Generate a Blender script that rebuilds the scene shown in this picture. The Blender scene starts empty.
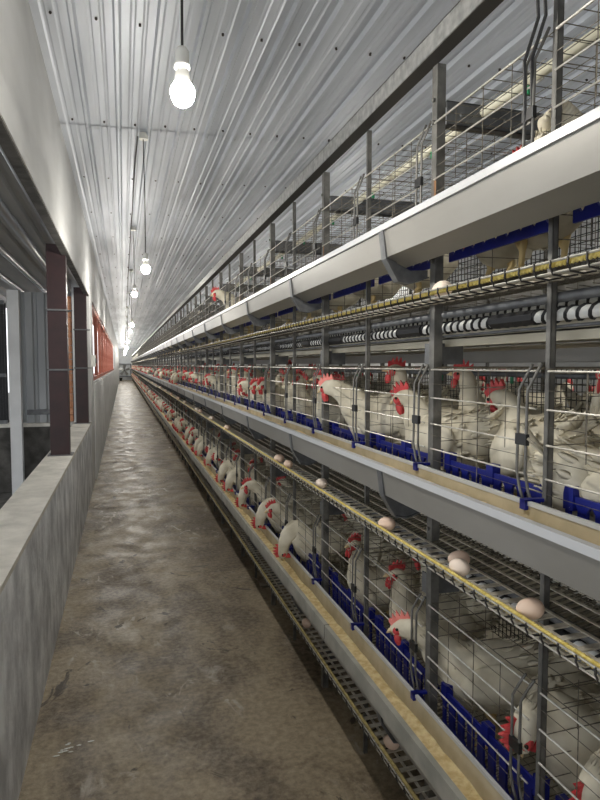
import bpy, math, random
from mathutils import Vector, Matrix, noise
PI = math.pi
random.seed(7)
S = bpy.context.scene
COL = S.collection
H = 1.45                      # eye height above the aisle floor

# ------------------------------------------------------------------ camera, world, exposure
cam_d = bpy.data.cameras.new('camera'); cam = bpy.data.objects.new('camera', cam_d); COL.objects.link(cam)
cam_d.sensor_fit = 'VERTICAL'; cam_d.sensor_height = 36; cam_d.lens = 27; cam_d.clip_start = 0.02; cam_d.clip_end = 300
cam.location = (0, 0, H)
cam.rotation_euler = (math.radians(90 - 3.338), 0, math.radians(-16.41))
S.camera = cam
S.view_settings.view_transform = 'Standard'; S.view_settings.look = 'None'; S.view_settings.gamma = 1
S.view_settings.use_curve_mapping = False
S.view_settings.exposure = 2.05
W = bpy.data.worlds.new('overcast'); S.world = W; W.use_nodes = True
W.node_tree.nodes['Background'].inputs[0].default_value = (0.93, 0.96, 1.0, 1)
W.node_tree.nodes['Background'].inputs[1].default_value = 0.45
BULB = 170.0

# ------------------------------------------------------------------ materials
def mat(name, col, rough=.6, metal=0, noise_amt=0, scale=20, col2=None, bump=0, bscale=None, stretch=None, emis=0, spec=None, detail=5, lo=.35, hi=.65):
    m = bpy.data.materials.new(name); m.use_nodes = True
    nt = m.node_tree; b = nt.nodes['Principled BSDF']
    b.inputs['Base Color'].default_value = (*col, 1); b.inputs['Roughness'].default_value = rough
    b.inputs['Metallic'].default_value = metal
    if spec is not None: b.inputs['Specular IOR Level'].default_value = spec
    if emis:
        b.inputs['Emission Color'].default_value = (*col, 1); b.inputs['Emission Strength'].default_value = emis
    tc = nt.nodes.new('ShaderNodeTexCoord'); mp = nt.nodes.new('ShaderNodeMapping')
    nt.links.new(tc.outputs['Object'], mp.inputs[0])
    if stretch: mp.inputs['Scale'].default_value = stretch
    if col2:
        n = nt.nodes.new('ShaderNodeTexNoise'); n.inputs['Scale'].default_value = scale; n.inputs['Detail'].default_value = detail
        nt.links.new(mp.outputs[0], n.inputs['Vector'])
        r = nt.nodes.new('ShaderNodeValToRGB'); r.color_ramp.elements[0].position = lo; r.color_ramp.elements[1].position = hi
        r.color_ramp.elements[0].color = (*col, 1); r.color_ramp.elements[1].color = (*col2, 1)
        nt.links.new(n.outputs['Fac'], r.inputs[0]); nt.links.new(r.outputs[0], b.inputs['Base Color'])
    if bump:
        n2 = nt.nodes.new('ShaderNodeTexNoise'); n2.inputs['Scale'].default_value = bscale or scale; n2.inputs['Detail'].default_value = 4
        nt.links.new(mp.outputs[0], n2.inputs['Vector'])
        bp = nt.nodes.new('ShaderNodeBump'); bp.inputs['Strength'].default_value = bump; bp.inputs['Distance'].default_value = .01
        nt.links.new(n2.outputs['Fac'], bp.inputs['Height']); nt.links.new(bp.outputs[0], b.inputs['Normal'])
    return m

def feather_mat(name, c1, c2):
    m = bpy.data.materials.new(name); m.use_nodes = True
    nt = m.node_tree; L = nt.links; b = nt.nodes['Principled BSDF']
    b.inputs['Roughness'].default_value = .85; b.inputs['Specular IOR Level'].default_value = .15
    tc = nt.nodes.new('ShaderNodeTexCoord'); mp = nt.nodes.new('ShaderNodeMapping'); mp.inputs['Scale'].default_value = (28, 45, 45)
    L.new(tc.outputs['Object'], mp.inputs[0])
    v = nt.nodes.new('ShaderNodeTexVoronoi'); v.inputs['Scale'].default_value = 1.0; v.feature = 'SMOOTH_F1'
    L.new(mp.outputs[0], v.inputs['Vector'])
    n = nt.nodes.new('ShaderNodeTexNoise'); n.inputs['Scale'].default_value = 12; n.inputs['Detail'].default_value = 4
    L.new(tc.outputs['Object'], n.inputs['Vector'])
    r = nt.nodes.new('ShaderNodeValToRGB'); r.color_ramp.elements[0].position = .35; r.color_ramp.elements[1].position = .6
    r.color_ramp.elements[0].color = (*c2, 1); r.color_ramp.elements[1].color = (*c1, 1)
    L.new(n.outputs['Fac'], r.inputs[0]); L.new(r.outputs[0], b.inputs['Base Color'])
    bp = nt.nodes.new('ShaderNodeBump'); bp.inputs['Strength'].default_value = .35; bp.inputs['Distance'].default_value = .006
    L.new(v.outputs['Distance'], bp.inputs['Height']); L.new(bp.outputs[0], b.inputs['Normal'])
    return m

def floor_mat():
    m = bpy.data.materials.new('worn_concrete'); m.use_nodes = True
    nt = m.node_tree; L = nt.links; b = nt.nodes['Principled BSDF']
    tc = nt.nodes.new('ShaderNodeTexCoord')
    def nz(s, d=6, sc=(1, 1, 1), dist=0):
        mp = nt.nodes.new('ShaderNodeMapping'); mp.inputs['Scale'].default_value = sc
        L.new(tc.outputs['Object'], mp.inputs[0])
        n = nt.nodes.new('ShaderNodeTexNoise'); n.inputs['Scale'].default_value = s; n.inputs['Detail'].default_value = d
        n.inputs['Roughness'].default_value = .65; n.inputs['Distortion'].default_value = dist
        L.new(mp.outputs[0], n.inputs['Vector']); return n.outputs['Fac']
    def ramp(f, p0, p1, c0, c1):
        r = nt.nodes.new('ShaderNodeValToRGB'); e = r.color_ramp.elements
        e[0].position = p0; e[1].position = p1; e[0].color = (*c0, 1); e[1].color = (*c1, 1)
        L.new(f, r.inputs[0]); return r.outputs[0]
    def mix(f, a, c):
        x = nt.nodes.new('ShaderNodeMix'); x.data_type = 'RGBA'; L.new(f, x.inputs[0]); L.new(a, x.inputs[6]); L.new(c, x.inputs[7]); return x.outputs[2]
    base = ramp(nz(2.3, 7, (1, .6, 1), .6), .42, .58, (.095, .066, .040), (.36, .29, .19))
    fine = ramp(nz(38, 6), .38, .66, (.10, .075, .048), (.46, .39, .275))
    x = nt.nodes.new('ShaderNodeMix'); x.data_type = 'RGBA'; x.inputs[0].default_value = .42; L.new(base, x.inputs[6]); L.new(fine, x.inputs[7])
    # pale dusty scuffs and dark damp spots
    scuff = ramp(nz(9, 8, (1, .5, 1), 1.2), .56, .64, (0, 0, 0), (1, 1, 1))
    pale = ramp(nz(60), .3, .7, (.42, .37, .30), (.55, .50, .42))
    big = ramp(nz(1.1, 3), .47, .58, (0, 0, 0), (1, 1, 1))
    mm = nt.nodes.new('ShaderNodeMath'); mm.operation = 'MULTIPLY'; L.new(scuff, mm.inputs[0]); L.new(big, mm.inputs[1])
    c = mix(mm.outputs[0], x.outputs[2], pale)
    damp = ramp(nz(4.2, 6, (1, .8, 1), 1.5), .62, .66, (0, 0, 0), (1, 1, 1))
    dk = ramp(nz(20), .3, .7, (.05, .038, .026), (.09, .07, .05))
    c = mix(damp, c, dk)
    L.new(c, b.inputs['Base Color'])
    rr = ramp(nz(5, 5), .35, .65, (.36,)*3, (.66,)*3); L.new(rr, b.inputs['Roughness'])
    bp = nt.nodes.new('ShaderNodeBump'); bp.inputs['Strength'].default_value = .35; bp.inputs['Distance'].default_value = .008
    L.new(nz(24, 8), bp.inputs['Height']); L.new(bp.outputs[0], b.inputs['Normal'])
    return m

M = dict(
 feather=feather_mat('hen_feathers', (.74, .69, .56), (.55, .50, .38)),
 comb=mat('red_comb', (.50, .035, .04), .55, col2=(.68, .09, .09), scale=60, bump=.3, bscale=200),
 combpink=mat('pink_comb', (.80, .20, .17), .5, col2=(.88, .30, .26), scale=60),
 beak=mat('beak', (.62, .47, .26), .4), eye=mat('eye', (.02, .012, .008), .15), leg=mat('hen_leg', (.60, .45, .20), .6),
 galv=mat('galvanised_steel', (.33, .33, .32), .42, .75, col2=(.52, .52, .50), scale=35),
 wire=mat('zinc_wire', (.50, .48, .43), .4, .6, col2=(.68, .66, .60), scale=60),
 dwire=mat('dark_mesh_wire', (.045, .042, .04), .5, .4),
 cagewire=mat('dull_cage_wire', (.10, .09, .07), .5, .4, col2=(.24, .215, .17), scale=90),
 dsteel=mat('dull_steel', (.12, .125, .13), .5, .4, col2=(.18, .185, .19), scale=30),
 post=mat('weathered_post_steel', (.105, .103, .095), .55, .4, col2=(.20, .195, .18), scale=24),
 rust=mat('rust', (.16, .07, .03), .9, col2=(.25, .13, .06)),
 trough=mat('trough_sheet', (.245, .235, .21), .42, .25, col2=(.31, .30, .275), scale=5, stretch=(1, .35, 1), bump=.04, bscale=10),
 dust=mat('feed_dusted_sheet', (.42, .36, .24), .8, col2=(.55, .48, .34), scale=12),
 rail=mat('white_trough_rail', (.54, .55, .56), .35),
 lip=mat('dusty_lip', (.34, .34, .30), .55, .2, col2=(.46, .45, .40), scale=14),
 feed=mat('feed_mash', (.70, .53, .25), .95, col2=(.92, .78, .46), scale=45, bump=1, bscale=110),
 blue=mat('blue_plastic', (.005, .009, .16), .4, col2=(.008, .016, .23), scale=15),
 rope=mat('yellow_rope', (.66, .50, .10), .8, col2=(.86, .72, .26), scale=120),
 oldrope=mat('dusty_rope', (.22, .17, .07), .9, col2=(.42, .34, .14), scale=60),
 cream=mat('cream_pipe', (.80, .77, .62), .35, col2=(.70, .66, .5), scale=6),
 slat=mat('egg_slat', (.50, .45, .36), .5, .1, col2=(.72, .68, .58), scale=40),
 black=mat('black_rubber', (.015, .015, .016), .5),
 belt=mat('manure_belt', (.56, .52, .41), .6, col2=(.44, .40, .30), scale=6),
 whitep=mat('white_plastic', (.78, .78, .74), .4),
 egg=mat('egg_shell', (.80, .58, .44), .5, col2=(.83, .64, .50), scale=8),
 egg2=mat('egg_shell_pale', (.88, .74, .62), .5),
 ceil=mat('ribbed_zinc_sheet', (.54, .58, .64), .50, .35, col2=(.76, .80, .87), scale=1.6, stretch=(3.0, .35, 1), bump=.15, bscale=2.5),
 screw=mat('screw_head', (.06, .05, .05), .5, .5),
 plaster=mat('limewashed_plaster', (.62, .625, .62), .9, col2=(.74, .745, .74), scale=3.0, stretch=(1, .5, 1), bump=.4, bscale=14),
 rough=mat('rough_cement', (.50, .51, .53), .9, col2=(.92, .94, .96), scale=9, stretch=(1, .8, .55), bump=1, bscale=22, detail=9),
 sillm=mat('sill_cement', (.58, .56, .50), .85, col2=(.80, .77, .70), scale=7, bump=.8, bscale=30),
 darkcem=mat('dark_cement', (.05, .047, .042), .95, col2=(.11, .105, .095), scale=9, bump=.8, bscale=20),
 maroon=mat('maroon_paint', (.022, .008, .009), .45, col2=(.038, .012, .013), scale=8),
 redpaint=mat('red_oxide_bars', (.38, .10, .06), .5, col2=(.50, .18, .12), scale=12),
 sheet=mat('grey_blue_sheet', (.34, .36, .37), .5, .1, col2=(.46, .48, .49), scale=5, stretch=(1, 1, .2)),
 porch=mat('porch_sheet', (.46, .46, .45), .5, .2, col2=(.62, .62, .60), scale=3, stretch=(3, .3, 1)),
 brick=mat('brick_edge', (.50, .20, .10), .9, col2=(.66, .36, .22), scale=30, bump=.6),
 tin=mat('galvanised_tube', (.54, .55, .56), .32, .7),
 green=mat('green_plastic', (.02, .30, .12), .4),
 bulb=mat('lit_bulb', (1.0, .955, .87), .3, emis=BULB),
 fan=mat('fan_grey', (.12, .14, .17), .5, .4),
 endw=mat('end_panel', (.70, .72, .74), .7, col2=(.62, .65, .67), scale=3),
 floor=floor_mat(),
)

# ------------------------------------------------------------------ mesh helper
class MB:
    def __init__(s): s.v = []; s.f = []; s.mi = []; s.cur = 0
    def raw(s, vs, fs):
        n = len(s.v); s.v += [tuple(v) for v in vs]; s.f += [tuple(n+i for i in f) for f in fs]; s.mi += [s.cur]*len(fs)
    def box(s, a, b):
        (x0, y0, z0), (x1, y1, z1) = a, b
        s.raw([(x0,y0,z0),(x1,y0,z0),(x1,y1,z0),(x0,y1,z0),(x0,y0,z1),(x1,y0,z1),(x1,y1,z1),(x0,y1,z1)],
              [(0,3,2,1),(4,5,6,7),(0,1,5,4),(1,2,6,5),(2,3,7,6),(3,0,4,7)])
    def bar(s, p, q, r, n=4, r2=None):
        s.path([p, q], [r, r if r2 is None else r2], n)
    def path(s, pts, rad, n=6, sx=None, up=None, cap=True):
        pts = [Vector(p) for p in pts]; k = len(pts)
        if not hasattr(rad, '__len__'): rad = [rad]*k
        vs = []; last = None
        for i, p in enumerate(pts):
            t = (pts[min(i+1, k-1)] - pts[max(i-1, 0)]).normalized()
            if last is None:
                u = Vector(up) if up else (Vector((0,0,1)) if abs(t.z) < .9 else Vector((1,0,0)))
            else: u = last
            u = (u - t*u.dot(t)).normalized(); w = t.cross(u); last = u
            for j in range(n):
                a = 2*PI*(j+.5)/n
                vs.append(p + u*(math.cos(a)*rad[i]) + w*(math.sin(a)*rad[i]*(sx[i] if sx else 1)))
        fs = [(i*n+j, i*n+(j+1)%n, (i+1)*n+(j+1)%n, (i+1)*n+j) for i in range(k-1) for j in range(n)]
        if cap: fs += [tuple(range(n-1, -1, -1)), tuple(range((k-1)*n, k*n))]
        s.raw(vs, fs)
    def prism(s, prof, y0, y1, axis='y', closed=True):
        n = len(prof)
        def P(a, b, y): return (a, y, b) if axis == 'y' else ((y, a, b) if axis == 'x' else (a, b, y))
        vs = [P(a, b, y0) for a, b in prof] + [P(a, b, y1) for a, b in prof]
        m = n if closed else n-1
        fs = [(i, (i+1)%n, n+(i+1)%n, n+i) for i in range(m)]
        if closed: fs += [tuple(range(n-1,-1,-1)), tuple(range(n, 2*n))]
        s.raw(vs, fs)
    def ellip(s, c, r, nu=10, nv=8, rot=None):
        vs = []; fs = []
        for i in range(nv+1):
            th = PI*i/nv
            for j in range(nu):
                ph = 2*PI*j/nu
                v = Vector((r[0]*math.sin(th)*math.cos(ph), r[1]*math.sin(th)*math.sin(ph), r[2]*math.cos(th)))
                if rot: v = rot @ v
                vs.append(v + Vector(c))
        fs = [(i*nu+j, (i+1)*nu+j, (i+1)*nu+(j+1)%nu, i*nu+(j+1)%nu) for i in range(nv) for j in range(nu)]
        s.raw(vs, fs)
    def add(s, o, T):
        n = len(s.v); s.v += [tuple(T @ Vector(v)) for v in o.v]; s.f += [tuple(n+i for i in f) for f in o.f]; s.mi += o.mi
    def mesh(s, name, mats, smooth=False):
        me = bpy.data.meshes.new(name); me.from_pydata(s.v, [], s.f)
        for m in (mats if isinstance(mats, (list, tuple)) else [mats]): me.materials.append(m)
        me.polygons.foreach_set('material_index', s.mi)
        if smooth: me.polygons.foreach_set('use_smooth', [True]*len(s.f))
        me.update(); return me
    def build(s, name, mats, parent=None, smooth=False, **kw):
        return put(name, s.mesh(name, mats, smooth), parent, **kw)

def put(name, me, parent=None, loc=None, rz=None, **kw):
    o = bpy.data.objects.new(name, me); COL.objects.link(o)
    if parent: o.parent = parent
    if loc is not None: o.location = loc
    if rz is not None: o.rotation_euler.z = rz
    for k, v in kw.items(): o[k] = v
    return o
def empty(name, loc, label, cat, group=None, rz=0):
    o = put(name, None, None, loc, rz, label=label, category=cat); o.empty_display_size = .05
    if group: o['group'] = group
    return o
def struct(name, mb, m, parent=None, **kw):
    return mb.build(name, m, parent, kind='structure', **kw)

# ------------------------------------------------------------------ layout numbers
Y0, Y1 = -.9, 60.0
P0, DP = 1.045, .483                       # first rack post and post spacing
def PY(k): return P0 + DP*k
K0, K1 = -3, 121
LIP = [.487 + .675*t for t in range(3)]
XC = 1.42                                 # centre line of the rack
WX = -.36; WXo = -.55                     # left wall faces
CEILZ = 2.99
def cz(x): return CEILZ + .03*(x+.36)

# ------------------------------------------------------------------ room shell
b = MB(); b.box((-.55, -3, -.1), (3.4, 60.6, 0)); struct('floor', b, M['floor'])
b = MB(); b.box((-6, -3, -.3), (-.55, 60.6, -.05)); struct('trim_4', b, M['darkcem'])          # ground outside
# ceiling of ribbed sheets
prof = []; x = -.36
while x < 3.4:
    for dx, dz in ((0, 0), (.035, 0), (.045, .004), (.055, .004), (.062, 0), (.092, 0), (.100, .004), (.108, .004), (.116, 0), (.150, 0), (.160, -.022), (.176, -.022), (.188, 0)):
        prof.append((x+dx, cz(x+dx)+dz))
    x += .19
b = MB(); y = -3.0; i = 0
while y < 60.5:                           # sheets lap at their ends
    dz = .004*(i % 2); b.prism([(a, c+dz) for a, c in prof], y, y+3.65, closed=False); y += 3.6; i += 1
ceil = struct('ceiling', b, M['ceil'])
b = MB()
r = 0; y = .55
while y < 22:
    x = -.36 + .08
    while x < 2.9:
        b.bar((x, y+random.uniform(-.02,.02), cz(x)-.006), (x, y, cz(x)+.01), .0065, 6); x += .19
    y += 1.19
b.build('screw', M['screw'], ceil, kind='stuff')
b = MB(); b.box((-.4, -3, CEILZ+.16), (3.5, 60.6, CEILZ+.2)); struct('trim_5', b, M['dsteel'])
# left wall: open bay with a low wall, then a barred window, then plain
SILL = .79; HEAD = 2.25; SILL2 = 1.24
b = MB()
b.box((WXo, -3, 0), (WX, 7.35, SILL-.02)); b.cur = 1; b.box((WXo, -3, SILL-.02), (WX, 7.35, SILL))
b.cur = 0; b.box((WXo, -3, -.3), (WXo+.001, 60.4, 0))
b.cur = 2; b.box((WX-.05, -3, HEAD), (WX, 60.4, 3.2)); b.box((WXo, 7.35, HEAD), (WX-.05, 60.4, 3.2)); b.box((WXo, 7.35, 0), (WX, 7.95, HEAD)); b.box((WXo, 7.95, 0), (WX, 27, SILL2)); b.box((WXo, 27, 0), (WX, 60.4, HEAD))
y = 8.0
while y < 60: b.box((WX, y, 0), (WX+.02, y+.12, SILL2-.02)); y += .30
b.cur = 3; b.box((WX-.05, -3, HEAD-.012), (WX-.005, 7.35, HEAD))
struct('wall_left', b, [M['rough'], M['sillm'], M['plaster'], M['darkcem']])
b = MB(); b.box((3.2, -3, 0), (3.35, 60.4, 3.2)); struct('wall_right', b, M['plaster'])
b = MB(); b.box((-.55, -3.1, 0), (3.35, -3, 3.2)); struct('wall_light_stop', b, M['plaster'])  # unseen wall added behind the camera to keep sky light out of the aisle
b = MB(); b.box((-.55, 60.4, 0), (3.35, 60.6, 3.2))
for i in range(14): b.box((-.36+i*.28, 60.37, 0), (-.33+i*.28, 60.4, 3.1))
struct('wall_end', b, M['endw'])
# barred window
w = put('window_1', None, None, (0, 0, 0), kind='structure')
b = MB(); b.box((WXo+.02, 7.95, HEAD-.05), (WX-.02, 27, HEAD)); b.box((WXo+.02, 7.95, SILL2), (WX-.02, 27, SILL2+.05)); b.build('window_frame', M['redpaint'], w)
bar = MB(); bar.prism([(WX-.07, -.045), (WX-.02, -.045), (WX-.02, .045), (WX-.035, .045), (WX-.035, -.03), (WX-.07, -.03)], SILL2+.05, HEAD-.05, 'z'); bm_ = bar.mesh('window_post', M['redpaint'])
y = 8.45
while y < 26.8: put('window_post', bm_, w, (0, y, 0)); y += 1.55
# steel columns on the sill
for cy, lab in ((4.72, 'near maroon box steel column standing on the low wall sill'), (7.22, 'farther maroon box steel column on the sill against the plastered wall end')):
    t = empty('steel_column', (-.45, cy, SILL), lab, 'column', 'maroon columns in the side opening')
    b = MB(); b.box((-.065, -.05, 0), (.065, .05, 2.315-SILL)); b.box((-.068, -.053, 0), (.068, .053, .012)); b.build('shaft', M['maroon'], t)
    for z in (.62, 1.05):
        b = MB(); b.box((-.075, -.06, z), (.075, .06, z+.012)); b.bar((.075, 0, z+.006), (.10, 0, z+.006), .006, 6); b.build('weld_band', M['dsteel'], t)
    b = MB(); b.box((-.085, -.075, 0), (.085, .075, .006)); b.build('base_plate', M['dsteel'], t)
t = empty('steel_column', (-.45, .93, SILL), 'edge of a steel column on the sill at the left border of the photo', 'column')
b = MB(); b.box((-.065, -.05, 0), (.065, .05, 2.315-SILL)); b.build('shaft', M['maroon'], t)
# porch roof outside the opening
t = empty('porch_roof', (-1.8, 3, 2.3), 'low corrugated porch roof with round tubes, outside the left opening', 'roof')
prof = []; x = 0
while x > -3.2:
    for dx, dz in ((0, 0), (-.10, 0), (-.115, .025), (-.14, .025), (-.155, 0)): prof.append((x+dx, dz + (x+dx)*.06))
    x -= .2
b = MB(); b.prism(prof, -4, 7.6, closed=False); o = b.build('roof_sheet', M['porch'], t, loc=(1.36, 0, .12))
for x in (.0, -.20, -.43, -.68, -.98, -1.4, -1.9):
    b = MB(); b.bar((1.34+x, -4, .105+x*.06-.035), (1.34+x, 7.3, .105+x*.06-.035), .028, 12); b.build('roof_tube', M['tin'], t, smooth=True)
# cross wall outside
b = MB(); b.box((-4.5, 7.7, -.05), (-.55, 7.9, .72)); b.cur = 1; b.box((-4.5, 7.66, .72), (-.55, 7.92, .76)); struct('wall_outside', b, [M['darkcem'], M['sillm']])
prof = []; x = -1.22
while x < -.66: prof += [(x, 0), (x+.06, 0), (x+.075, .03), (x+.105, .03), (x+.12, 0)]; x += .135
t = empty('corrugated_sheet', (0, 7.74, .76), 'grey corrugated metal sheet on the low block wall outside the opening', 'metal sheet')
b = MB(); b.prism([(a, c) for a, c in prof], 0, 1.55, 'z', closed=False); b.build('sheet', M['sheet'], t)
b = MB(); b.box((-1.10, -.03, .10), (-.57, -.0, .16)); b.build('cross_rail', M['dsteel'], t)
b = MB(); b.box((-1.25, 7.50, -.05), (-1.13, 7.62, 2.30)); o = b.build('masonry_pillar', M['plaster'], label='white plastered pillar outside beside the corrugated sheet', category='pillar')
t = empty('mesh_screen', (-1.96, 7.72, .76), 'black wire mesh screen left of the white pillar outside', 'mesh screen')
for z_ in (0, .55, 1.4):
    b = MB(); b.box((-1.4, 0, z_), (.64, .04, z_+.04)); b.build('frame_bar', M['dsteel'], t)
b = MB()
for i in range(68): b.bar((-1.38+i*.03, .02, .05), (-1.38+i*.03, .02, 1.4), .003, 3)
for i in range(45): b.bar((-1.38, .02, .05+i*.03), (.64, .02, .05+i*.03), .003, 3)
b.box((-1.4, .12, .0), (.64, .13, 1.42))
b.build('mesh', M['black'], t)
b = MB()
for i in range(18):
    d = .025*(i % 2); b.box((-.63-d, 7.36, .80+i*.08), (-.56, 7.46, .873+i*.08))
b.build('brick_pier', M['brick'], label='toothed orange brick pier edge between the two maroon columns', category='brick pier')
t = empty('switch_box', (WX, 7.62, 1.5), 'small white switch box on the wall just before the red barred window', 'switch box')
b = MB(); b.box((0, -.06, -.07), (.045, .06, .07)); b.build('housing', M['whitep'], t)
b = MB(); b.box((.045, -.025, -.03), (.055, .025, .03)); b.build('switch', M['dsteel'], t)
# ventilation fan in the end wall, and a bucket
t = empty('exhaust_fan', (.12, 60.3, .95), 'square dark grey exhaust fan at the far end of the aisle', 'fan')
b = MB()
for q in range(4):
    R = Matrix.Rotation(q*PI/2, 4, 'Y'); o2 = MB(); o2.box((-.62, -.08, .56), (.62, .08, .62)); b = MB(); b.add(o2, R); b.build('frame_bar', M['fan'], t)
b = MB(); b.bar((0, .0, 0), (0, -.1, 0), .09, 12); b.build('hub', M['dsteel'], t)
for q in range(5):
    bl = MB(); bl.raw([(-.05,-.02,.08),(.05,.02,.08),(.16,.04,.52),(-.12,-.04,.52),(-.05,-.0,.08),(.05,.04,.08),(.16,.06,.52),(-.12,-.02,.52)], [(0,1,2,3),(7,6,5,4),(0,4,5,1),(1,5,6,2),(2,6,7,3),(3,7,4,0)])
    b = MB(); b.add(bl, Matrix.Rotation(q*2*PI/5, 4, 'Y')); b.build('blade', M['galv'], t)
b = MB(); b.path([(-.2, 57, 0), (-.2, 57, .28)], [.11, .14], 14); b.path([(-.2, 57, .28), (-.2, 57, .30)], [.15, .15], 14); b.build('bucket', M['black'], label='small dark bucket on the floor at the far left end of the aisle', category='bucket')

# ------------------------------------------------------------------ hanging lamps
def lathe(b, prof, n=16):
    vs = [(r*math.cos(2*PI*j/n), r*math.sin(2*PI*j/n), z) for r, z in prof for j in range(n)]
    b.raw(vs, [(i*n+j, i*n+(j+1)%n, (i+1)*n+(j+1)%n, (i+1)*n+j) for i in range(len(prof)-1) for j in range(n)])
bb = MB(); lathe(bb, [(.0005,-.036),(.012,-.034),(.023,-.027),(.031,-.014),(.034,0),(.032,.014),(.025,.026)]); bulb_me = bb.mesh('bulb', M['bulb'], True)
bb = MB(); lathe(bb, [(.025,.026),(.0235,.030),(.019,.055),(.016,.068),(.0005,.069)]); coll_me = bb.mesh('bulb_collar', M['whitep'], True)
bb = MB(); lathe(bb, [(.0005,.066),(.021,.066),(.021,.080),(.019,.084),(.019,.115),(.012,.125),(.0005,.126)]); sock_me = bb.mesh('lamp_socket', M['whitep'], True)
ORD = ['first','second','third','fourth','fifth','sixth','seventh','eighth','ninth','tenth','eleventh','twelfth','thirteenth','fourteenth','fifteenth','sixteenth','seventeenth','eighteenth','nineteenth','twentieth','twenty-first','twenty-second','twenty-third','twenty-fourth','twenty-fifth','twenty-sixth','twenty-seventh','twenty-eighth','twenty-ninth','thirtieth']
def lamp(x, y, z, lab, grp):
    t = empty('hanging_bulb', (x, y, z), lab, 'light bulb', grp)
    for nm, me in (('bulb', bulb_me), ('bulb_collar', coll_me), ('lamp_socket', sock_me)): put(nm, me, t).scale = (.86,)*3
    L = cz(x) - z
    b = MB(); b.path([(0,0,.10),(.002,0,.12+(L-.12)*.5),(-.004,0,L-.02)], .0035, 6); b.build('cord', M['black'], t)
    b = MB(); b.bar((0,0,L-.045),(0,0,L-.005),.03,12); b.build('ceiling_rose', M['whitep'], t)
ys = [(-1.5, .65), (1.5, .65), (4.25, .65), (7.1, .80), (10.2, .65)]
y = 13.4
while y < 59: ys.append((y, .68+.06*math.sin(y)+max(0, y-25)*.010)); y += 3.3 if y < 28 else 1.7
for i, (y, dz) in enumerate(ys):
    lamp(.148 + .012*math.sin((i-1)*2.1), y, H+dz, ('lit round bulb hanging over the aisle, %s ahead of the camera' % ORD[min(i-1, 29)]) if i else 'lit bulb hanging over the aisle behind the camera', 'bulbs over the aisle')
for i in range(6):
    lamp(2.75, 1.8+i*5, H+.65, 'lit bulb hanging over the aisle behind the cage rack, %s from the near end' % ORD[i], 'bulbs behind the rack')
b = MB(); b.path([(.12, 4.25, cz(.12)-.03), (.11, 4.9, cz(.11)-.035), (.115, 6.1, cz(.1)-.03), (.11, 7.1, cz(.1)-.03), (.11, 20, cz(.1)-.03)], .005, 5); b.build('ceiling_cable', M['black'], label='thin black cable along the ceiling above the bulbs', category='cable')

# ------------------------------------------------------------------ rack: frame
rack = empty('cage_rack_frame', (.85, 0, 0), 'long grey steel frame carrying the three tiers of hen cages', 'rack')
def chan(b, x0, x1, y, z0, z1, w, t=.003):     # C section post open to +y
    b.box((x0, y-w/2, z0), (x1, y-w/2+t, z1)); b.box((x0, y-w/2, z0), (x0+t, y+w/2, z1)); b.box((x1-t, y-w/2, z0), (x1, y+w/2, z1))
TOPZ = H + .824
b = MB(); chan(b, -.012, .014, 0, 0, TOPZ, .028)
for z in (.3, .98, 1.05, 1.65, 1.74, 2.12, 2.18): b.bar((-.019, .0, z), (-.012, .0, z), .006, 6)
b.cur = 1; b.box((-.0125, -.014, 1.86), (-.0122, -.002, 1.96)); post_me = b.mesh('post', [M['post'], M['rust']])
b = MB(); chan(b, -.010, .004, 0, 0, TOPZ, .014); thin_me = b.mesh('thin_post', M['post'])
n = 0; rest = MB()
for k in range(K0, K1+1):
    main = (k % 2 != 0)
    for (xx, sg) in ((0, 1), (1.14, -1)):
        if sg < 0 and (k > 24): continue
        if n < 98 and (k < 60): put('post' if main else 'thin_post', post_me if main else thin_me, rack, (xx, PY(k), 0)); n += 1
        else: w_ = .018 if main else .010; rest.box((xx-.01, PY(k)-w_, 0), (xx+.02, PY(k)+w_, TOPZ))
rest.build('post', M['post'], rack, kind='stuff')
b = MB()
for z0 in (TOPZ,): b.box((-.055, Y0, z0), (-.052, Y1, z0+.055)); b.box((-.055, Y0, z0+.052), (-.01, Y1, z0+.055))
b.build('top_beam', M['galv'], rack)
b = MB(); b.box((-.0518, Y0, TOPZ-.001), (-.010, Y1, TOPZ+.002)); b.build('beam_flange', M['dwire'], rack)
b = MB(); b.box((1.125, Y0, TOPZ), (1.19, Y1, TOPZ+.05)); b.build('top_beam', M['galv'], rack)
cb = MB(); cb.box((.015, -.02, 0), (1.13, -.017, .065)); cb.box((.015, -.02, .062), (1.13, .015, .065)); cb.box((.015, -.02, 0), (1.13, .015, .003))
for x in (.06, .2, .4): cb.bar((x, -.028, .03), (x, -.02, .03), .006, 6)
cb_me = cb.mesh('cross_beam', M['dsteel'])
for k in range(K0, 60):
    if k % 2: put('cross_beam', cb_me, rack, (0, PY(k), 2.11))
# small plates that carry the belts at each post
pl = MB(); pl.box((-.004, .018, -.03), (.0, .055, .03)); pl.box((-.004, .018, -.03), (.10, .021, .03))
for t_ in (0, 1, 2):
    for k in range(K0, 14):
        if k % 2: put('belt_plate', pl.mesh('belt_plate', M['dsteel']) if (t_, k) == (0, K0) else bpy.data.meshes['belt_plate'], rack, (0, PY(k), LIP[t_]-.675+.30+.02))

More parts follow.
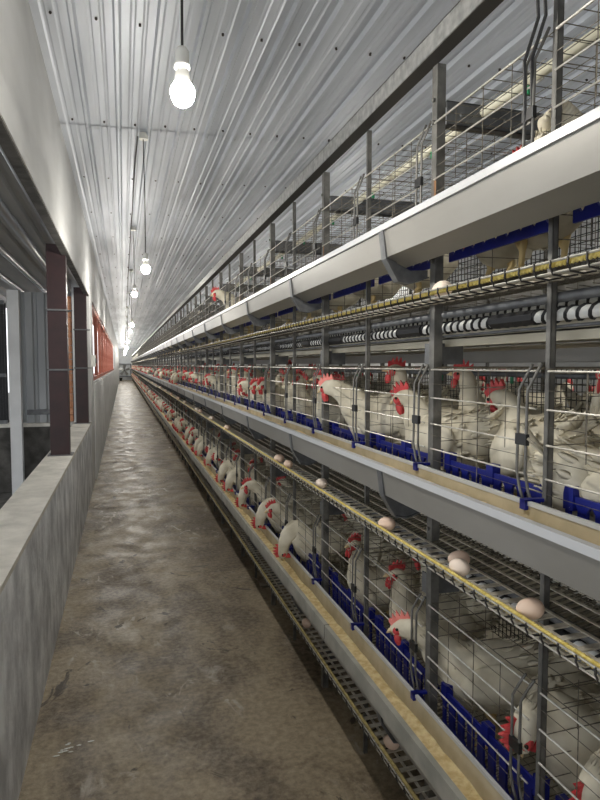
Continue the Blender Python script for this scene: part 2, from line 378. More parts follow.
# ------------------------------------------------------------------ per tier: trough, feed, egg cradle, belt
TN = ['bottom', 'middle', 'top']
def helix(b, x, z, y0, y1, R, r, pitch, n=5, per=10):
    N = int((y1-y0)/pitch*per)
    b.path([(x+R*math.cos(2*PI*i/per), y0+i*pitch/per, z+R*math.sin(2*PI*i/per)) for i in range(N+1)], r, n, cap=True)
for t in range(3):
    L = LIP[t]
    tr = empty('feed_trough', (.75, 0, L), 'long galvanised feed trough with white rims along the %s tier of cages' % TN[t], 'feed trough', 'feed troughs')
    b = MB()   # thin folded sheet: outer wall, floor, inner wall
    outp = [(-.048,0),(-.035,-.085),(.035,-.108),(.050,-.095),(.055,0)]
    inn = [(.052,0),(.047,-.094),(.034,-.105),(-.032,-.083),(-.045,0)]
    b.prism(outp+inn, Y0, Y1); b.mi = [1 if 5 <= i <= 8 else 0 for i in range(len(b.f))]; b.build('trough_body', [M['trough'], M['dust']], tr)
    b = MB()
    if t == 0: b.prism([(-.052,.004),(-.036,.004),(-.036,-.004),(-.045,-.004),(-.045,-.05),(-.052,-.05)], Y0, Y1)
    else: b.prism([(-.052,.004),(-.036,.004),(-.036,-.004),(-.045,-.004),(-.045,-.013),(-.052,-.013)], Y0, Y1)
    b.build('outer_rim', M['lip'] if t == 0 else M['rail'], tr)
    b = MB(); b.prism([(.049,-.003),(.049,.006),(.058,.006),(.058,-.012),(.056,-.012),(.056,-.003)], Y0, Y1); b.build('inner_rim', M['rail'], tr)
    b = MB(); y = 1.0
    jb = MB(); jb.box((-.0530, -.0006, -.048), (-.034, .0006, .0050)); jme = jb.mesh('joint_seam', M['black'])
    if t == 0:
        for y in (2.05, 4.45, 6.85, 9.25): put('joint_seam', jme, tr, (0, y, 0))
    br = MB(); br.prism([(-.044,-.01),(-.033,-.09),(.0,-.150),(.035,-.155),(.096,-.135),(.096,-.115),(.04,-.118),(.0,-.100),(-.022,-.07),(-.036,-.01)], -.002, .002)
    br.prism([(-.050,-.012),(-.040,-.09),(-.002,-.152),(.035,-.158),(.096,-.138),(.096,-.134),(.036,-.154),(.0,-.147),(-.036,-.088),(-.046,-.012)], -.012, .018)
    bme = br.mesh('bracket', M['dsteel'])
    k = K0
    while k < K1:
        if k % 2: put('bracket', bme, tr, (0, PY(k)+.045, 0))
        k += 1
    # feed heaped in the trough
    b = MB(); N = 500; ny = 5; vs = []
    lv = -.058 if t == 0 else -.030
    yy = [Y0 + (Y1-Y0)*(i/N)**2.2 for i in range(N+1)]
    for y in yy:
        for j in range(ny):
            u = j/(ny-1); h = lv + .012*noise.noise(Vector((y*5, u*2, t))) + .006*noise.noise(Vector((y*23, u*7, t*3)))
            vs.append((.716 + u*.082, y, L + h))
    b.raw(vs, [(i*ny+j, i*ny+j+1, (i+1)*ny+j+1, (i+1)*ny+j) for i in range(N) for j in range(ny-1)])
    b.build('chicken_feed', M['feed'], smooth=True, kind='stuff', label='yellow ground mash lying in the %s feed trough' % TN[t], category='feed')
    # egg cradle
    eg = empty('egg_cradle', (.73, 0, L-.20), 'slatted wire egg collecting shelf with yellow rope edge under the %s trough' % TN[t], 'egg shelf', 'egg shelves')
    b = MB(); b.bar((0, Y0, -.004), (0, Y1, -.004), .0024, 6); b.bar((.004, Y0, -.024), (.004, Y1, -.024), .0022, 6); b.build('edge_wire', M['wire'], eg)
    b = MB(); y = Y0
    while y < 14:
        b.path([(-.002, y, -.002), (-.003, y, -.014), (.004, y, -.027), (.03, y, -.030), (.06, y+.004, -.024)], .0022, 4); y += .044 if t else .05
    b.build('edge_rung', M['dwire'], eg, kind='stuff')
    b = MB()      # twisted rope of three strands
    for s in range(3):
        per = 6; pitch = .030; N = int(6.5/pitch*per)
        b.path([(.010+.0038*math.cos(2*PI*(i/per+s/3)), Y0+i*pitch/per, -.007+.0038*math.sin(2*PI*(i/per+s/3))) for i in range(N+1)], .0038, 5)
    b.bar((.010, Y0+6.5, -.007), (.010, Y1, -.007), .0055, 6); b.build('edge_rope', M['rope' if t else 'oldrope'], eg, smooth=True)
    b = MB(); b2 = MB(); y = Y0; i = 0
    while y < 34:
        b.prism([(.010, -.024), (.10, -.021), (.10, -.018), (.010, -.021)], y, y+.016); b2.prism([(.10, -.021), (.30, .010), (.30, .013), (.10, -.018)], y+.003, y+.009); b2.prism([(.10, -.021), (.30, .010), (.30, .013), (.10, -.018)], y+.025, y+.032); y += .045; i += 1
    b.build('slat', M['slat'], eg, kind='stuff'); b2.build('inner_slat', M['cagewire'], eg, kind='stuff')
    b = MB()
    for x, z in ((.050, -.023), (.098, -.016), (.135, -.010), (.17, -.005), (.205, .0), (.24, .006), (.28, .012)):
        b.box((x-.004, Y0, z-.0012), (x+.004, Y1, z+.0012))
    b.build('long_strip', M['slat'], eg, kind='stuff')
    # manure belt under the tier
    z = L - .315
    mb = empty('manure_belt', (1.42, 0, z), 'beige manure conveyor belt running beneath the %s tier of cages' % TN[t], 'conveyor belt', 'manure belts')
    b = MB(); b.box((-.53, Y0, 0), (-.06, Y1, .004)); b.box((-.53, Y0, 0), (-.526, Y1, .022)); b.box((.06, Y0, 0), (.53, Y1, .004)); b.build('belt', M['belt'], mb)
    b = MB(); b.box((-.16, Y0, -.062), (-.155, Y1, -.022)); b.box((.155, Y0, -.062), (.16, Y1, -.022)); b.build('side_rail', M['trough'], mb); b = MB(); b.box((-.53, Y0, -.02), (-.527, Y1, .0)); b.build('belt_edge', M['belt'], mb)
    if t > 0:
        b = MB(); b.bar((-.545, Y0, .033), (-.545, Y1, .033), .0135, 10); b.bar((-.40, Y0, .075), (-.40, Y1, .075), .0125, 8); b.build('return_tube', M['whitep'], mb, smooth=True)
        b = MB(); helix(b, -.545, .033, Y0, 9, .0145, .0042, .034); helix(b, -.40, .075, Y0, 6, .0135, .004, .034); b.build('coil', M['black'], mb, kind='stuff')
        b = MB()
        random.seed(t)
        y = Y0
        while y < 10:
            l = random.uniform(.08, .2); b.bar((-.547, y, .033), (-.547, y+l, .033), .0175, 8); y += random.uniform(.35, .9)
        b.build('coil_sleeve', M['black'], mb, kind='stuff')
        b = MB(); b.bar((-.55, Y0, .068), (-.55, Y1, .068), .011, 8); b.bar((-.545, Y0, .008), (-.545, Y1, .008), .004, 6); b.build('guide_rod', M['dsteel'], mb, smooth=True)
    # trough of the other side of the rack
    b = MB(); b.prism([(2*XC-.75-a, L+c) for a, c in outp+inn], Y0, Y1)
    b.build('feed_trough', M['trough'], label='rear feed trough on the far side of the rack, %s tier' % TN[t], category='feed trough', group='rear feed troughs')
# water pipe in the top tier and nipples
wp = empty('water_pipe', (.98, 0, H+.705), 'cream plastic water pipe running above the top tier cages', 'pipe')
b = MB(); b.bar((0, Y0, 0), (0, Y1, 0), .0125, 12); b.build('pipe', M['cream'], wp, smooth=True)
b = MB()
for y in (.6, 1.85, 3.1, 4.35, 5.6): b.bar((0, y, 0), (0, y+.09, 0), .0155, 12)
b.build('sleeve', M['cream'], wp, smooth=True)
for i in range(16):
    b = MB(); b.bar((0, .35+i*.483, -.032), (0, .35+i*.483, -.010), .006, 8); b.build('nipple', M['green'], wp)
for t in (0, 1):
    wq = empty('water_pipe', (1.3, 0, LIP[t]+.255), 'thin water pipe under the roof of the %s tier cages' % TN[t], 'pipe')
    b = MB(); b.bar((0, Y0, 0), (0, Y1, 0), .010, 8); b.build('pipe', M['dsteel'], wq, smooth=True)
    for i in range(16):
        b = MB(); b.bar((0, .35+i*.483, -.032), (0, .35+i*.483, -.008), .006, 8); b.build('nipple', M['green'], wq)

# ------------------------------------------------------------------ cages
b = MB()                                              # front rods; local origin x=.83, y=post, z=lip
for z in (.275, .196, .123, .053): b.bar((0, .02, z), (0, DP-.015, z), .0023, 6)
FR = b.mesh('front_rods', M['wire'])
b = MB(); b.bar((.004, DP*.5, -.02), (.004, DP*.5, .275), .0013, 4)
for q in (.27, .75): b.bar((.004, DP*q, .10), (.004, DP*q, .275), .001, 4)
for z in (.235, .16, .09, .02): b.bar((.006, .02, z), (.006, DP-.01, z), .0009, 3)
FT = b.mesh('thin_front_wire', M['cagewire'])
b = MB()
for dy in (.030, .058): b.path([(.002, dy-.022, .29), (-.004, dy-.008, .262), (-.014, dy, .235), (-.016, dy, .06), (-.012, dy-.006, .02), (-.010, dy-.022, -.012)], .0032, 6)
DF = b.mesh('door_frame', M['post'], True)
b = MB(); b.box((-.020, .025, .118), (-.011, .061, .142)); SL = b.mesh('door_latch', M['black'])
b = MB()
for i in range(9): b.bar((.02, 0, -.13+i*.05), (.56, 0, -.12+i*.05), .0013, 3)
for i in range(7): b.bar((.02+i*.09, 0, -.14), (.02+i*.09, 0, .28), .0013, 3)
PT = b.mesh('partition', M['cagewire'])
b = MB()
for i in range(20): b.bar((.57, i*DP/20, -.10), (.57, i*DP/20, .28), .0019, 3)
for i in range(16): b.bar((.57, 0, -.10+i*.025), (.57, DP, -.10+i*.025), .0019, 3)
BM = b.mesh('back_mesh', M['dwire'])
b = MB()
for i in range(10): b.bar((.01, (i+.5)*DP/10, .282), (.56, (i+.5)*DP/10, .282), .0012, 3)
for i in range(8): b.bar((.01+i*.075, 0, .28), (.01+i*.075, DP, .28), .0012, 3)
RF = b.mesh('roof_wire', M['cagewire'])
b = MB()
for i in range(20): b.bar((.02, (i+.5)*DP/20, -.172), (.56, (i+.5)*DP/20, -.125), .0016, 3)
for i in range(7): b.bar((.03+i*.08, 0, -.172+i*.0065), (.03+i*.08, DP, -.172+i*.0065), .0016, 3)
FL = b.mesh('floor_wire', M['cagewire'])
def guard():
    b = MB(); z0, z1 = -.100, .020; y0, y1 = .035, DP-.015; x0, x1 = .05, .057
    b.box((x0, y0, z0), (x1, y1, -.082)); b.box((x0, y0, .006), (x1, y1, z1)); n = 9; w = (y1-y0)/n
    for i in range(n+1):
        c = y0 + w*i; b.box((x0, max(y0, c-w*.27), -.082), (x1, min(y1, c+w*.27), .006))
    for c in (y0+.012, (y0+y1)/2, y1-.012): b.box((x0-.004, c-.014, -.01), (x1+.012, c+.014, .040))
    for i in range(n):        # rounded slot ends
        c = y0 + w*(i+.5)
        for s, zz in ((1, .006), (-1, -.082)):
            for q in (-1, 1): b.raw([(x0, c+q*w*.23, zz), (x0, c+q*w*.23, zz-s*.012), (x0, c+q*w*.05, zz), (x1, c+q*w*.23, zz), (x1, c+q*w*.23, zz-s*.012), (x1, c+q*w*.05, zz)], [(0,1,2),(5,4,3),(1,4,5,2)])
    return b
GD = guard().mesh('feed_guard', M['blue'])
b = MB(); b.box((-.037, .0, -.012), (-.012, .018, .0095)); b.box((-.037, .0, .002), (.028, .014, .0095)); CL = b.mesh('rim_clip', M['blue'])
far = MB()
CF = [('front_rods', FR), ('thin_front_wire', FT), ('door_frame', DF), ('partition', PT), ('roof_wire', RF), ('floor_wire', FL), ('back_mesh', BM), ('feed_guard', GD)]
for t in range(3):
    for k in range(K0, 72):
        near = k < 16; i = k - K0
        if k <= 26: lab = '%s wire hen cage of the %s tier, %s from the camera end' % (['small barred', 'barred'][k < 5], TN[t], ORD[i])
        else: lab = 'one of the small distant wire hen cages near the far end of the %s tier' % TN[t]
        c = empty('hen_cage', (.83, PY(k), LIP[t]), lab, 'cage', 'wire hen cages of the %s tier' % TN[t] if k <= 26 else 'distant wire hen cages of the %s tier' % TN[t])
        for nm, me in (CF if near else CF[:5]+CF[7:]): put(nm, me, c)
        if near or k < 30: put('rim_clip', CL, c)
        if near: put('door_latch', SL, c)
for t in range(3):
    for k in range(72, K1):
        y = PY(k); z = LIP[t]
        for dz in (.275, .196, .123, .053): far.bar((.83, y, z+dz), (.83, y+DP, z+dz), .0026, 3)
        far.bar((.815, y+.03, z), (.815, y+.03, z+.28), .004, 3); far.bar((.834, y+DP/2, z), (.834, y+DP/2, z+.28), .002, 3)
        for dz in (0, .1, .2): far.bar((.85, y, z+dz), (1.39, y, z+dz), .002, 3)
far.build('hen_cage', M['wire'], label='far end run of wire hen cages too small to count', category='cage', kind='stuff')
# rear half of the rack: rods, partitions
b = MB()
for t in range(3):
    for k in range(K0, 30):
        y = PY(k); z = LIP[t]
        for dz in (.275, .196, .123, .053): b.bar((2.01, y, z+dz), (2.01, y+DP, z+dz), .0023, 3)
        for dz in (-.12, -.02, .08, .18, .28): b.bar((1.44, y, z+dz), (2.0, y, z+dz), .0015, 3)
        for dx in (1.6, 1.75, 1.9): b.bar((dx, y, z-.13), (dx, y, z+.28), .0014, 3)
        for q in range(8): b.bar((1.44, y+q*.06, z-.125), (2.01, y+q*.06, z-.165), .0014, 3)
b.build('hen_cage', M['cagewire'], label='rear row of wire hen cages behind the dark mesh', category='cage', kind='stuff')

# ------------------------------------------------------------------ hens
def spline(pts, n):
    out = []; P = [pts[0]] + pts + [pts[-1]]
    for i in range(1, len(P)-2):
        for j in range(n):
            u = j/n; a, b_, c, d = P[i-1], P[i], P[i+1], P[i+2]
            out.append(tuple(.5*((2*b_[q]) + (-a[q]+c[q])*u + (2*a[q]-5*b_[q]+4*c[q]-d[q])*u*u + (-a[q]+3*b_[q]-3*c[q]+d[q])*u**3) for q in range(len(b_))))
    out.append(tuple(pts[-1])); return out
# pose: list of (forward, side, up, vertical radius, side radius); last four points are the head
POSES = {
 'alert':   [(-.165,0,.235,.012,.012),(-.14,0,.225,.040,.035),(-.085,0,.195,.070,.060),(-.01,0,.170,.088,.076),(.055,0,.180,.084,.072),(.098,0,.225,.058,.052),(.116,.002,.275,.036,.034),(.122,.006,.312,.027,.025),(.130,.010,.340,.024,.021),(.146,.014,.350,.021,.018),(.166,.018,.347,.013,.012)],
 'forward': [(-.165,0,.240,.012,.012),(-.14,0,.228,.040,.035),(-.085,0,.198,.070,.062),(-.01,0,.172,.088,.078),(.060,0,.180,.082,.072),(.112,0,.215,.056,.050),(.150,.0,.250,.038,.034),(.182,.0,.268,.029,.026),(.208,.0,.274,.026,.022),(.226,.0,.272,.022,.019),(.246,.0,.264,.013,.012)],
 'peck':    [(-.165,0,.240,.012,.012),(-.14,0,.228,.040,.035),(-.085,0,.198,.070,.062),(-.01,0,.172,.086,.076),(.060,0,.185,.078,.070),(.104,0,.225,.056,.050),(.132,0,.243,.042,.038),(.158,0,.222,.033,.029),(.176,0,.182,.027,.024),(.184,0,.148,.023,.019),(.186,0,.124,.013,.012)],
 'down':    [(-.165,0,.235,.012,.012),(-.14,0,.225,.040,.035),(-.085,0,.195,.070,.060),(-.01,0,.170,.088,.076),(.055,0,.182,.084,.072),(.100,0,.225,.056,.050),(.128,.0,.255,.037,.033),(.152,.0,.258,.028,.025),(.170,.0,.238,.024,.021),(.178,.0,.212,.021,.018),(.180,.0,.190,.013,.012)],
 'low':     [(-.175,0,.205,.012,.012),(-.145,0,.195,.042,.036),(-.085,0,.165,.072,.062),(-.01,0,.140,.088,.080),(.060,0,.145,.082,.072),(.105,0,.180,.056,.050),(.122,.004,.215,.037,.034),(.134,.012,.240,.028,.025),(.146,.022,.252,.024,.021),(.162,.030,.250,.021,.018),(.178,.040,.240,.013,.012)],
 'turned':  [(-.165,0,.230,.012,.012),(-.14,0,.220,.040,.035),(-.085,0,.192,.070,.060),(-.01,0,.168,.088,.076),(.055,0,.178,.084,.072),(.096,.006,.220,.056,.052),(.108,.022,.262,.037,.034),(.108,.044,.292,.027,.025),(.104,.062,.306,.024,.021),(.098,.080,.306,.021,.018),(.092,.098,.298,.013,.012)],
}
def loft(rings, n, jitter):
    b = MB(); vs = []; k = len(rings); last = Vector((0,0,1))
    for i, (x, y, z, rv, rs) in enumerate(rings):
        a = rings[max(i-1,0)]; c = rings[min(i+1,k-1)]
        t = Vector((c[0]-a[0], c[1]-a[1], c[2]-a[2])).normalized()
        u = (last - t*last.dot(t)).normalized(); w = t.cross(u); last = u
        for j in range(n):
            an = 2*PI*j/n; d = u*math.cos(an)*rv + w*math.sin(an)*rs
            p = Vector((x,y,z)) + d
            f = 1 + jitter*noise.noise(p*22) + jitter*.6*noise.noise(p*60)
            vs.append(Vector((x,y,z)) + d*f)
    b.raw(vs, [(i*n+j, i*n+(j+1)%n, (i+1)*n+(j+1)%n, (i+1)*n+j) for i in range(k-1) for j in range(n)] + [tuple(range(n-1,-1,-1)), tuple(range((k-1)*n, k*n))])
    return b
def head_frame(P):
    a, c = Vector(P[-3][:3]), Vector(P[-1][:3]); f = (c-a).normalized()
    prev = Vector(P[-5][:3]); up = (a-prev).normalized(); up = up - f*up.dot(f)
    if up.length < .25: up = Vector((0,0,1)) - f*f.z
    if P is POSES['peck'] or P is POSES['down']: up = Vector((1,0,.15)) - f*Vector((1,0,.15)).dot(f)
    up.normalize(); s = up.cross(f)
    return Vector(P[-2][:3]), f, s, up
def plate(b, pts, c, f, up, s, th):
    n = len(pts); vs = [c + f*a + up*d + s*th*(.4 + .6*(1 if d < .03 else .35)) for a, d in pts] + [c + f*a + up*d - s*th*(.4 + .6*(1 if d < .03 else .35)) for a, d in pts]
    b.raw(vs, [tuple(range(n)), tuple(range(2*n-1, n-1, -1))] + [(i, n+i, n+(i+1)%n, (i+1)%n) for i in range(n)])
def feather(b, base, d, side, ln, w, lift=0, cup=.004):
    # slim cupped blade
    d = Vector(d).normalized(); side = Vector(side); nrm = d.cross(side).normalized(); vs = []
    base = Vector(base)
    for i in range(6):
        u = i/5; ww = w*(.35+1.3*u*(1-u)*1.6) if u < 1 else w*.12
        p = base + d*ln*u + nrm*(lift*u*u)
        vs += [p - side*ww + nrm*.001, p + nrm*cup, p + side*ww + nrm*.001, p - nrm*.001]
    fs = []
    for i in range(5):
        for j in range(4): fs.append((i*4+j, i*4+(j+1)%4, (i+1)*4+(j+1)%4, (i+1)*4+j))
    b.raw(vs, fs)
def hen_parts(pose, hi=True, ruffle=False):
    P = POSES[pose]; out = {}
    rings = spline(P, 5 if hi else 1); out['body'] = loft(rings, 22 if hi else 8, .13 if hi else .05)
    if hi:      # soft overlapping breast, back and neck feathers on the body
        rnd = random.Random(hash(pose) % 99 if False else len(pose)); fb = out['body']
        K = len(rings)
        for q in range(190):
            i = rnd.randint(4, K-14); x, y, z, rv, rs = rings[i]; a = Vector(rings[i-2][:3]); c = Vector(rings[min(i+2,K-1)][:3]); t = (c-a).normalized()
            u = (Vector((0,0,1)) - t*t.z).normalized() if abs(t.z) < .95 else Vector((1,0,0)); w = t.cross(u)
            an = rnd.uniform(0, 2*PI); nn = u*math.cos(an)+w*math.sin(an)
            p = Vector((x,y,z)) + u*math.cos(an)*rv*.965 + w*math.sin(an)*rs*.965
            dirn = (-t + nn*.10 + Vector((0,0,-.10))); sd = dirn.cross(nn).normalized()
            feather(fb, p, dirn, sd, rnd.uniform(.028,.045)*(1 if rv > .05 else .6), .009 if rv > .05 else .005, cup=.0022)
    c, f, s, up = head_frame(P); top = c + up*.014
    cb = MB()
    pts = [(.020,-.004),(.024,.010),(.019,.016),(.014,.012),(.010,.027),(.004,.014),(-.002,.034),(-.009,.016),(-.016,.033),(-.021,.014),(-.031,.026),(-.034,.008),(-.026,-.002),(0,-.004)]
    if not hi: pts = [(.022,0),(.018,.018),(-.004,.034),(-.028,.026),(-.026,-.004)]
    plate(cb, pts, top, f, up, s, .0042)
    out['comb'] = cb
    for q in (-1, 1):
        wt = MB(); out['wattle_' + 'ab'[q > 0]] = wt
        R = Matrix((f, s, up)).transposed()
        wt.ellip(c + f*.012 - up*.026 + s*.007*q, (.009, .004, .018), 8 if hi else 5, 6 if hi else 4, R)
    fc = MB()
    R = Matrix((f, s, up)).transposed(); fc.ellip(c + f*.003 - up*.002, (.0205, .0205, .0165), 12 if hi else 6, 8 if hi else 4, R); out['face'] = fc
    bk = MB(); bk.path([c + f*.014 - up*.001, c + f*.028 - up*.003, c + f*.038 - up*.008], [.0085, .006, .0012], 8 if hi else 4); out['beak'] = bk
    if hi:
        for q in (-1, 1):
            ey = MB(); out['eye_' + 'ab'[q > 0]] = ey; ey.ellip(c + f*.005 + up*.004 + s*.0198*q, (.0040,)*3, 8, 6)
        for q, nm in ((-1, 'wing_a'), (1, 'wing_b')):
            wg = MB(); zc = P[3][2]; R = Matrix.Rotation(math.radians(14), 3, 'Y')
            wg.ellip((-.015, q*.070, zc+.012), (.088, .018, .050), 16, 10, R)
            for i in range(6): feather(wg, (-.040-.004*i, q*(.073-.002*i), zc+.040-.014*i), (-1, -q*.10, .26-.05*i), (0, q*.05, 1), .052-.004*i, .011, cup=.002)
            out[nm] = wg
        tl = MB(); bx, bz = P[1][0], P[1][2]
        m = 11
        for i in range(m):
            a = (i-(m-1)/2)/(m-1)
            feather(tl, (bx, a*.035, bz+.012), (-.75 - (.0 if not ruffle else -.2), a*(1.1 if ruffle else .22), .75-.5*abs(a)), (0, 1, a*.8), (.062 if ruffle else .042)+.02*math.cos(a*3), .017 if not ruffle else .0085)
            feather(tl, (bx+.01, a*.045, bz-.005), (-1, a*(.6 if ruffle else .25), .45-.3*abs(a)), (0, 1, a*.6), .05, .012, cup=.002)
        out['tail'] = tl
    lg = []
    zb = P[3][2]
    for q in (-1, 1):
        l = MB(); n = 7 if hi else 4
        l.path([(-.01, q*.036, zb-.035), (.0, q*.038, zb-.080), (-.022, q*.038, .055) if zb > .15 else (-.02, q*.038, .04), (-.004, q*.038, .010)], [.024, .013, .0062, .0056], n)
        if hi:
            for a in (-35, 0, 35, 180):
                ca, sa = math.cos(math.radians(a)), math.sin(math.radians(a)); ln = .045 if a != 180 else .022
                l.path([(-.004, q*.038, .010), (-.004+ca*ln*.6, q*.038+sa*ln*.6, .008), (-.004+ca*ln, q*.038+sa*ln, .003)], [.005, .004, .0015], 5)
        lg.append(l)
    out['legs'] = lg
    return out
HM = {}
PARTM = dict(comb='comb', wattle_a='comb', wattle_b='comb', face='comb', beak='beak', eye_a='eye', eye_b='eye', wing_a='feather', wing_b='feather', tail='feather')
LOW = {}
for p in POSES:
    for ruf in ((False, True) if p == 'low' else (False,)):
        d = hen_parts(p, True, ruf); key = p + ('_r' if ruf else '')
        HM[key] = [('hen', d['body'].mesh('hen_body', M['feather'], True))]
        for nm in PARTM:
            if nm in d: HM[key].append((nm.split('_')[0], d[nm].mesh(nm, M[PARTM[nm]], nm not in ('comb',))))
        for l in d['legs']: HM[key].append(('leg', l.mesh('hen_leg', M['leg'], True)))
    for q in ('low',):
        d = hen_parts(p, False); o = MB(); I = Matrix.Identity(4)
        o.add(d['body'], I)
        tl = MB(); bx, bz = POSES[p][1][0], POSES[p][1][2]; tl.raw([(bx+.02,-.03,bz+.02),(bx+.02,.03,bz+.02),(bx-.06,.025,bz+.08),(bx-.06,-.025,bz+.08),(bx-.02,-.02,bz-.02),(bx-.02,.02,bz-.02)], [(0,1,2,3),(4,3,2,5),(0,3,4),(1,5,2)]); o.add(tl, I)
        for nm, mi in (('comb',1),('wattle_a',1),('wattle_b',1),('face',1),('beak',2)):
            e = d[nm]; e.mi = [mi]*len(e.f); o.add(e, I)
        for l in d['legs']: l.mi = [2]*len(l.f); o.add(l, I)
        LOW[p] = o
LOWME = {p: o.mesh('hen_small', [M['feather'], M['comb'], M['leg']], True) for p, o in LOW.items()}
DESC = dict(alert='standing upright', forward='reaching its head forward', peck='pecking down into the feed trough', low='crouching low', turned='with its head turned aside', down='with bowed head', low_r='with ruffled raised tail feathers')

SD = dict(alert='standing upright', forward='reaching forward', peck='pecking in the trough', low='crouching', turned='looking aside', down='with bowed head', low_r='with ruffled tail')
hens = []     # (y distance key, x, y, tier, heading, pose, scale, slot, k)
def H_(x, y, t, ang, pose, sc=1.0, lab=None): hens.append([x + (-.01 if pose == 'peck' else .05 if x < 1.0 else .02), y, t, ang, pose, sc*1.16*(.92 if pose == 'alert' else 1), lab])
# heading: 180 faces the aisle, 90 faces away from the camera, 270 towards it
H_(.955, 2.17, 1, 130, 'forward', 1.10, 'white hen with pink comb poking its head out sideways past a post, middle tier')
H_(1.12, 2.02, 1, 160, 'alert', 1.10, 'tall white hen with upright neck behind the one poking its head out')
H_(1.00, 1.74, 1, 100, 'low', 1.12, 'white hen showing its rounded rump just beyond the near post, middle tier')
H_(1.05, 1.36, 1, 75, 'low', 1.15, 'large white hen filling the cage right of the near middle-tier post')
H_(1.22, 1.22, 1, 200, 'alert', 1.08, 'white hen with raised neck at the back of the near middle-tier cage')
H_(1.18, 1.66, 1, 130, 'alert', 1.06, 'white hen standing against the dark mesh beyond the near middle-tier post')
H_(.975, .99, 1, 325, 'low_r', 1.0, 'white hen with ruffled tail feathers sticking out at the right, middle tier')
H_(1.06, .80, 1, 300, 'alert', 1.15, 'large white hen cut by the right border, middle tier')
H_(1.26, .93, 1, 160, 'alert', 1.05, 'white hen standing behind the ruffled one, middle tier')
H_(.97, 2.62, 1, 165, 'alert', 1.0, 'white hen with red comb looking out just beyond the second stout post')
H_(1.15, 2.78, 1, 100, 'low', 1.1, 'white hen crouching behind the one looking out beyond the second stout post')
H_(.99, 3.18, 1, 200, 'alert', 1.0, 'white hen with red face looking towards the camera, second cage beyond the second stout post')
H_(1.15, 3.02, 1, 80, 'low', 1.1)
H_(.965, 3.70, 1, 215, 'forward', 1.0)
# bottom tier
H_(.975, 1.50, 0, 150, 'forward', 1.0, 'hen with bright pink comb holding its head at the bars, bottom tier')
H_(1.06, 1.09, 0, 175, 'down', 1.12, 'white hen with hanging red comb in the nearest bottom-tier cage')
H_(1.06, .96, 0, 185, 'down', .98, 'white hen with dark red comb low behind the black latch, bottom tier')
H_(1.12, 1.28, 0, 60, 'low', 1.15, 'white hen with its back turned, deep in the bottom tier near the front')
H_(1.03, 1.86, 0, 175, 'alert', 1.05, 'white hen with red comb standing upright behind bars under the large egg')
H_(1.01, 2.26, 0, 190, 'alert', 1.05, 'white hen with dark red face facing the bars, second from the near bottom trough end')
H_(1.17, 1.98, 0, 90, 'low', 1.1)
H_(1.17, 2.44, 0, 60, 'low', 1.1)
H_(.985, 2.90, 0, 180, 'peck', 1.0, 'nearest white hen with its head down in the bottom feed trough')
H_(.985, 3.42, 0, 170, 'peck', 1.0, 'second nearest white hen pecking in the bottom feed trough')
H_(.985, 4.06, 0, 190, 'peck', 1.0, 'third nearest white hen pecking in the bottom feed trough')
H_(.985, 4.95, 0, 185, 'peck', 1.0, 'fourth nearest white hen pecking in the bottom feed trough')
H_(1.15, 2.75, 0, 90, 'low', 1.1); H_(1.12, 3.2, 0, 70, 'alert', 1.0); H_(1.1, 3.7, 0, 110, 'low', 1.1)
# top tier: only glimpses over the trough
H_(.98, 5.05, 2, 190, 'forward', 1.12, 'white hen with red comb looking over the rim of the top trough')
H_(.97, 1.30, 2, 60, 'low', 1.12, 'pale hen whose back just shows over the top trough')
rnd = random.Random(21)
n_exp = len(hens)
ks = list(range(K0, K1))
occ = {}
for h in hens: occ.setdefault((h[2], math.floor((h[1]-P0)/DP)), 0); occ[(h[2], math.floor((h[1]-P0)/DP))] += 1
for k in ks:
    for t in (1, 0, 2):
        want = {0: 3, 1: 4, 2: 1}[t]; have = occ.get((t, k), 0)
        if k <= 3: want = max(have, min(want, 2))
        for s in range(have, want):
            yy = PY(k) + .09 + (.30*((s*.41) % 1) + rnd.uniform(-.02, .05))
            front = (s % 2 == 0)
            if t == 2: H_(1.10, yy, t, rnd.choice([60, 20, 300, 330, 180]), 'low', .84); continue
            if front and (k > 3 or t == 1):
                pose = rnd.choice((['peck', 'peck', 'alert', 'down', 'forward'] if t == 0 else ['peck', 'forward', 'down', 'alert', 'turned']) if k > 5 else ['alert', 'turned', 'forward'])
                H_(.985, yy, t, 180+rnd.uniform(-22, 22), pose, rnd.uniform(.95, 1.05))
            else: H_(rnd.uniform(1.12, 1.2), yy, t, rnd.uniform(40, 320), rnd.choice(['low', 'alert', 'turned', 'low']), rnd.uniform(.98, 1.1))
for k in range(K0, 22):       # hens of the rear cages seen through the dark mesh
    for s in range(2): H_(1.72 + .12*s, PY(k)+.12+.22*s, 1, rnd.uniform(-40, 40), rnd.choice(['alert', 'alert', 'forward', 'low']), 1.0)
def vis(h): return math.hypot(h[0], h[1]) + (6 if h[2] == 2 and not h[6] else 0) + (1.5 if h[0] > 1.5 else 0) + (3 if h[1] < .5 else 0)
order = sorted(hens, key=vis)
stuff = MB(); cnt = {}; slotn = {}
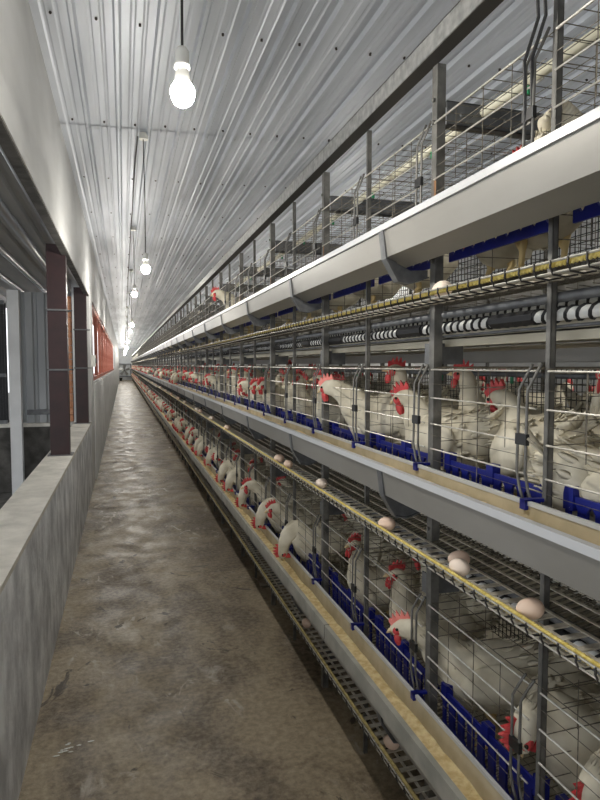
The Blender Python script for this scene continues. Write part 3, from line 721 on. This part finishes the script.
for idx, h in enumerate(order):
    x, y, t, ang, pose, sc, lab = h
    z = LIP[t] - .172 + .0065/.08*(min(x, 1.39)-.83)*1.0 + .002
    if x > 1.5: z = LIP[t]-.142
    if idx < 300:
        k = math.floor((y-P0)/DP)
        rear = x > 1.5
        if not lab:
            where = 'rear' if rear else TN[t]
            i = k-K0
            key = (t, k, rear); j = slotn.get(key, 0); slotn[key] = j+1
            tierw = '%s tier' % TN[t]
            if rear: lab = '%s hen behind the dark mesh, %s rear cage from the camera end' % (['near white', 'second white', 'other white'][min(j, 2)], ORD[min(i, 29)])
            else: lab = '%s hen %s, %s %s-tier cage from the camera end' % (['white', 'second white', 'third white', 'fourth white'][min(j, 3)], SD[pose], ORD[min(i, 29)], TN[t])
        T = dict(label=lab, category='hen', group='hens of the %s tier' % TN[t] if not rear else 'hens in the rear cages')
        detail = vis(h) < 6.5 and not rear
        if detail:
            parts = HM[pose]; o = put('hen', parts[0][1], None, (x, y, z), math.radians(ang), **T)
            for nm, me in parts[1:]:
                c_ = put(nm, me, o)
                if nm == 'comb' and lab and 'pink' in lab:
                    c_.data = me.copy(); c_.data.materials[0] = M['combpink']; c_['label'] = 'bright pink comb'
            o.scale = (sc,)*3
        else:
            o = put('hen', LOWME[pose.replace('_r', '')], None, (x, y, z), math.radians(ang), **T); o.scale = (sc,)*3
    else:
        Tm = Matrix.Translation((x, y, z)) @ Matrix.Rotation(math.radians(ang), 4, 'Z') @ Matrix.Scale(sc, 4)
        stuff.add(LOW[pose.replace('_r', '')], Tm)
stuff.build('hen', [M['feather'], M['comb'], M['leg']], smooth=True, kind='stuff', label='white hens of the distant cages with red combs, too small to count', category='hen')

# ------------------------------------------------------------------ eggs
def egg_me(m):
    b = MB(); n = 16; pr = []
    for i in range(13):
        th = PI*i/12; z = -math.cos(th)*.0275; r = math.sin(th)*.0212*(1-.10*math.cos(th)); pr.append((max(r, .0002), z))
    lathe(b, pr, n)
    return b.mesh('egg', m, True)
E1, E2 = egg_me(M['egg']), egg_me(M['egg2'])
def egg(x, y, t, lab, me=E1, rz=0, tilt=1.5):
    o = put('egg', me, None, (x, y*1.075, LIP[t]-.20+.0025), label=lab, category='egg', group='eggs on the %s egg shelf' % TN[t]); o.rotation_euler = (tilt, .05, rz)
egg(.768, 1.165, 1, 'pale brown egg with another just behind it, on the middle egg shelf', E2, .3)
egg(.800, 1.215, 1, 'egg half hidden behind the large pale egg on the middle shelf', E1, 1.1)
egg(.772, .925, 1, 'brown egg nearest the camera on the middle egg shelf', E1, 1.2)
egg(.768, 1.55, 1, 'egg beside the shelf rope just beyond the near trough bracket', E1, .7)
egg(.775, 2.16, 1, 'single pale egg by the second trough bracket on the middle shelf', E2, .4)
egg(.768, 2.62, 1, 'right one of the two eggs side by side on the middle shelf', E1, .2)
egg(.772, 2.80, 1, 'left one of the two eggs side by side on the middle shelf', E1, 1.0)
egg(.770, 1.26, 2, 'pinkish egg on the top shelf behind the yellow rope', E2, .4)
egg(.775, 1.52, 0, 'brown egg on the lowest shelf beneath the bottom trough', E1, .5)
egg(.775, 2.35, 0, 'farther brown egg on the lowest shelf beneath the bottom trough', E1, .2)
rnd = random.Random(4); j = 0
for y in (4.3, 5.1, 5.9, 6.15, 7.4, 8.2, 8.35, 9.6, 10.9, 12.3, 12.5, 14.1, 16, 18.2):
    egg(.77, y, 1, '%s of the small distant eggs on the middle shelf, counted from the camera' % ORD[j], rnd.choice([E1, E2]), rnd.uniform(0, 3)); j += 1

for j_, (dx, dy) in enumerate(((-.02, .0), (-.028, .012))):
    b = MB(); b.path([(.84+dx, PY(0)+dy, H+.90), (.84+dx-.01, PY(0)+dy, H+.78), (.84+dx+.004, PY(0)+dy+.01, H+.70), (.84+dx-.012, PY(0)+dy+.03, H+.62), (.84+dx, PY(0)+dy+.04, H+.50)], .0035, 6)
    b.build('cable', M['black'], label=['black cable hanging down the near top post at upper right', 'second black cable twisted beside the first on the near top post'][j_], category='cable')
# small loose things on the floor
b = MB()
for i in range(14):
    a = Vector((rnd.uniform(-.27, -.13), rnd.uniform(2.31, 2.38), .002)); b.ellip(a, (rnd.uniform(.006, .014), .004, .0015), 6, 4)
b.build('feed_spill', M['whitep'], label='small whitish splash mark on the concrete floor at the lower left', category='stain', kind='stuff')
b = MB(); b.path([(.66, 1.62, .004), (.68, 1.66, .012), (.69, 1.70, .006)], .002, 4); b.build('wire_scrap', M['whitep'], label='small pale wire scrap on the dark floor beside the rack', category='wire')
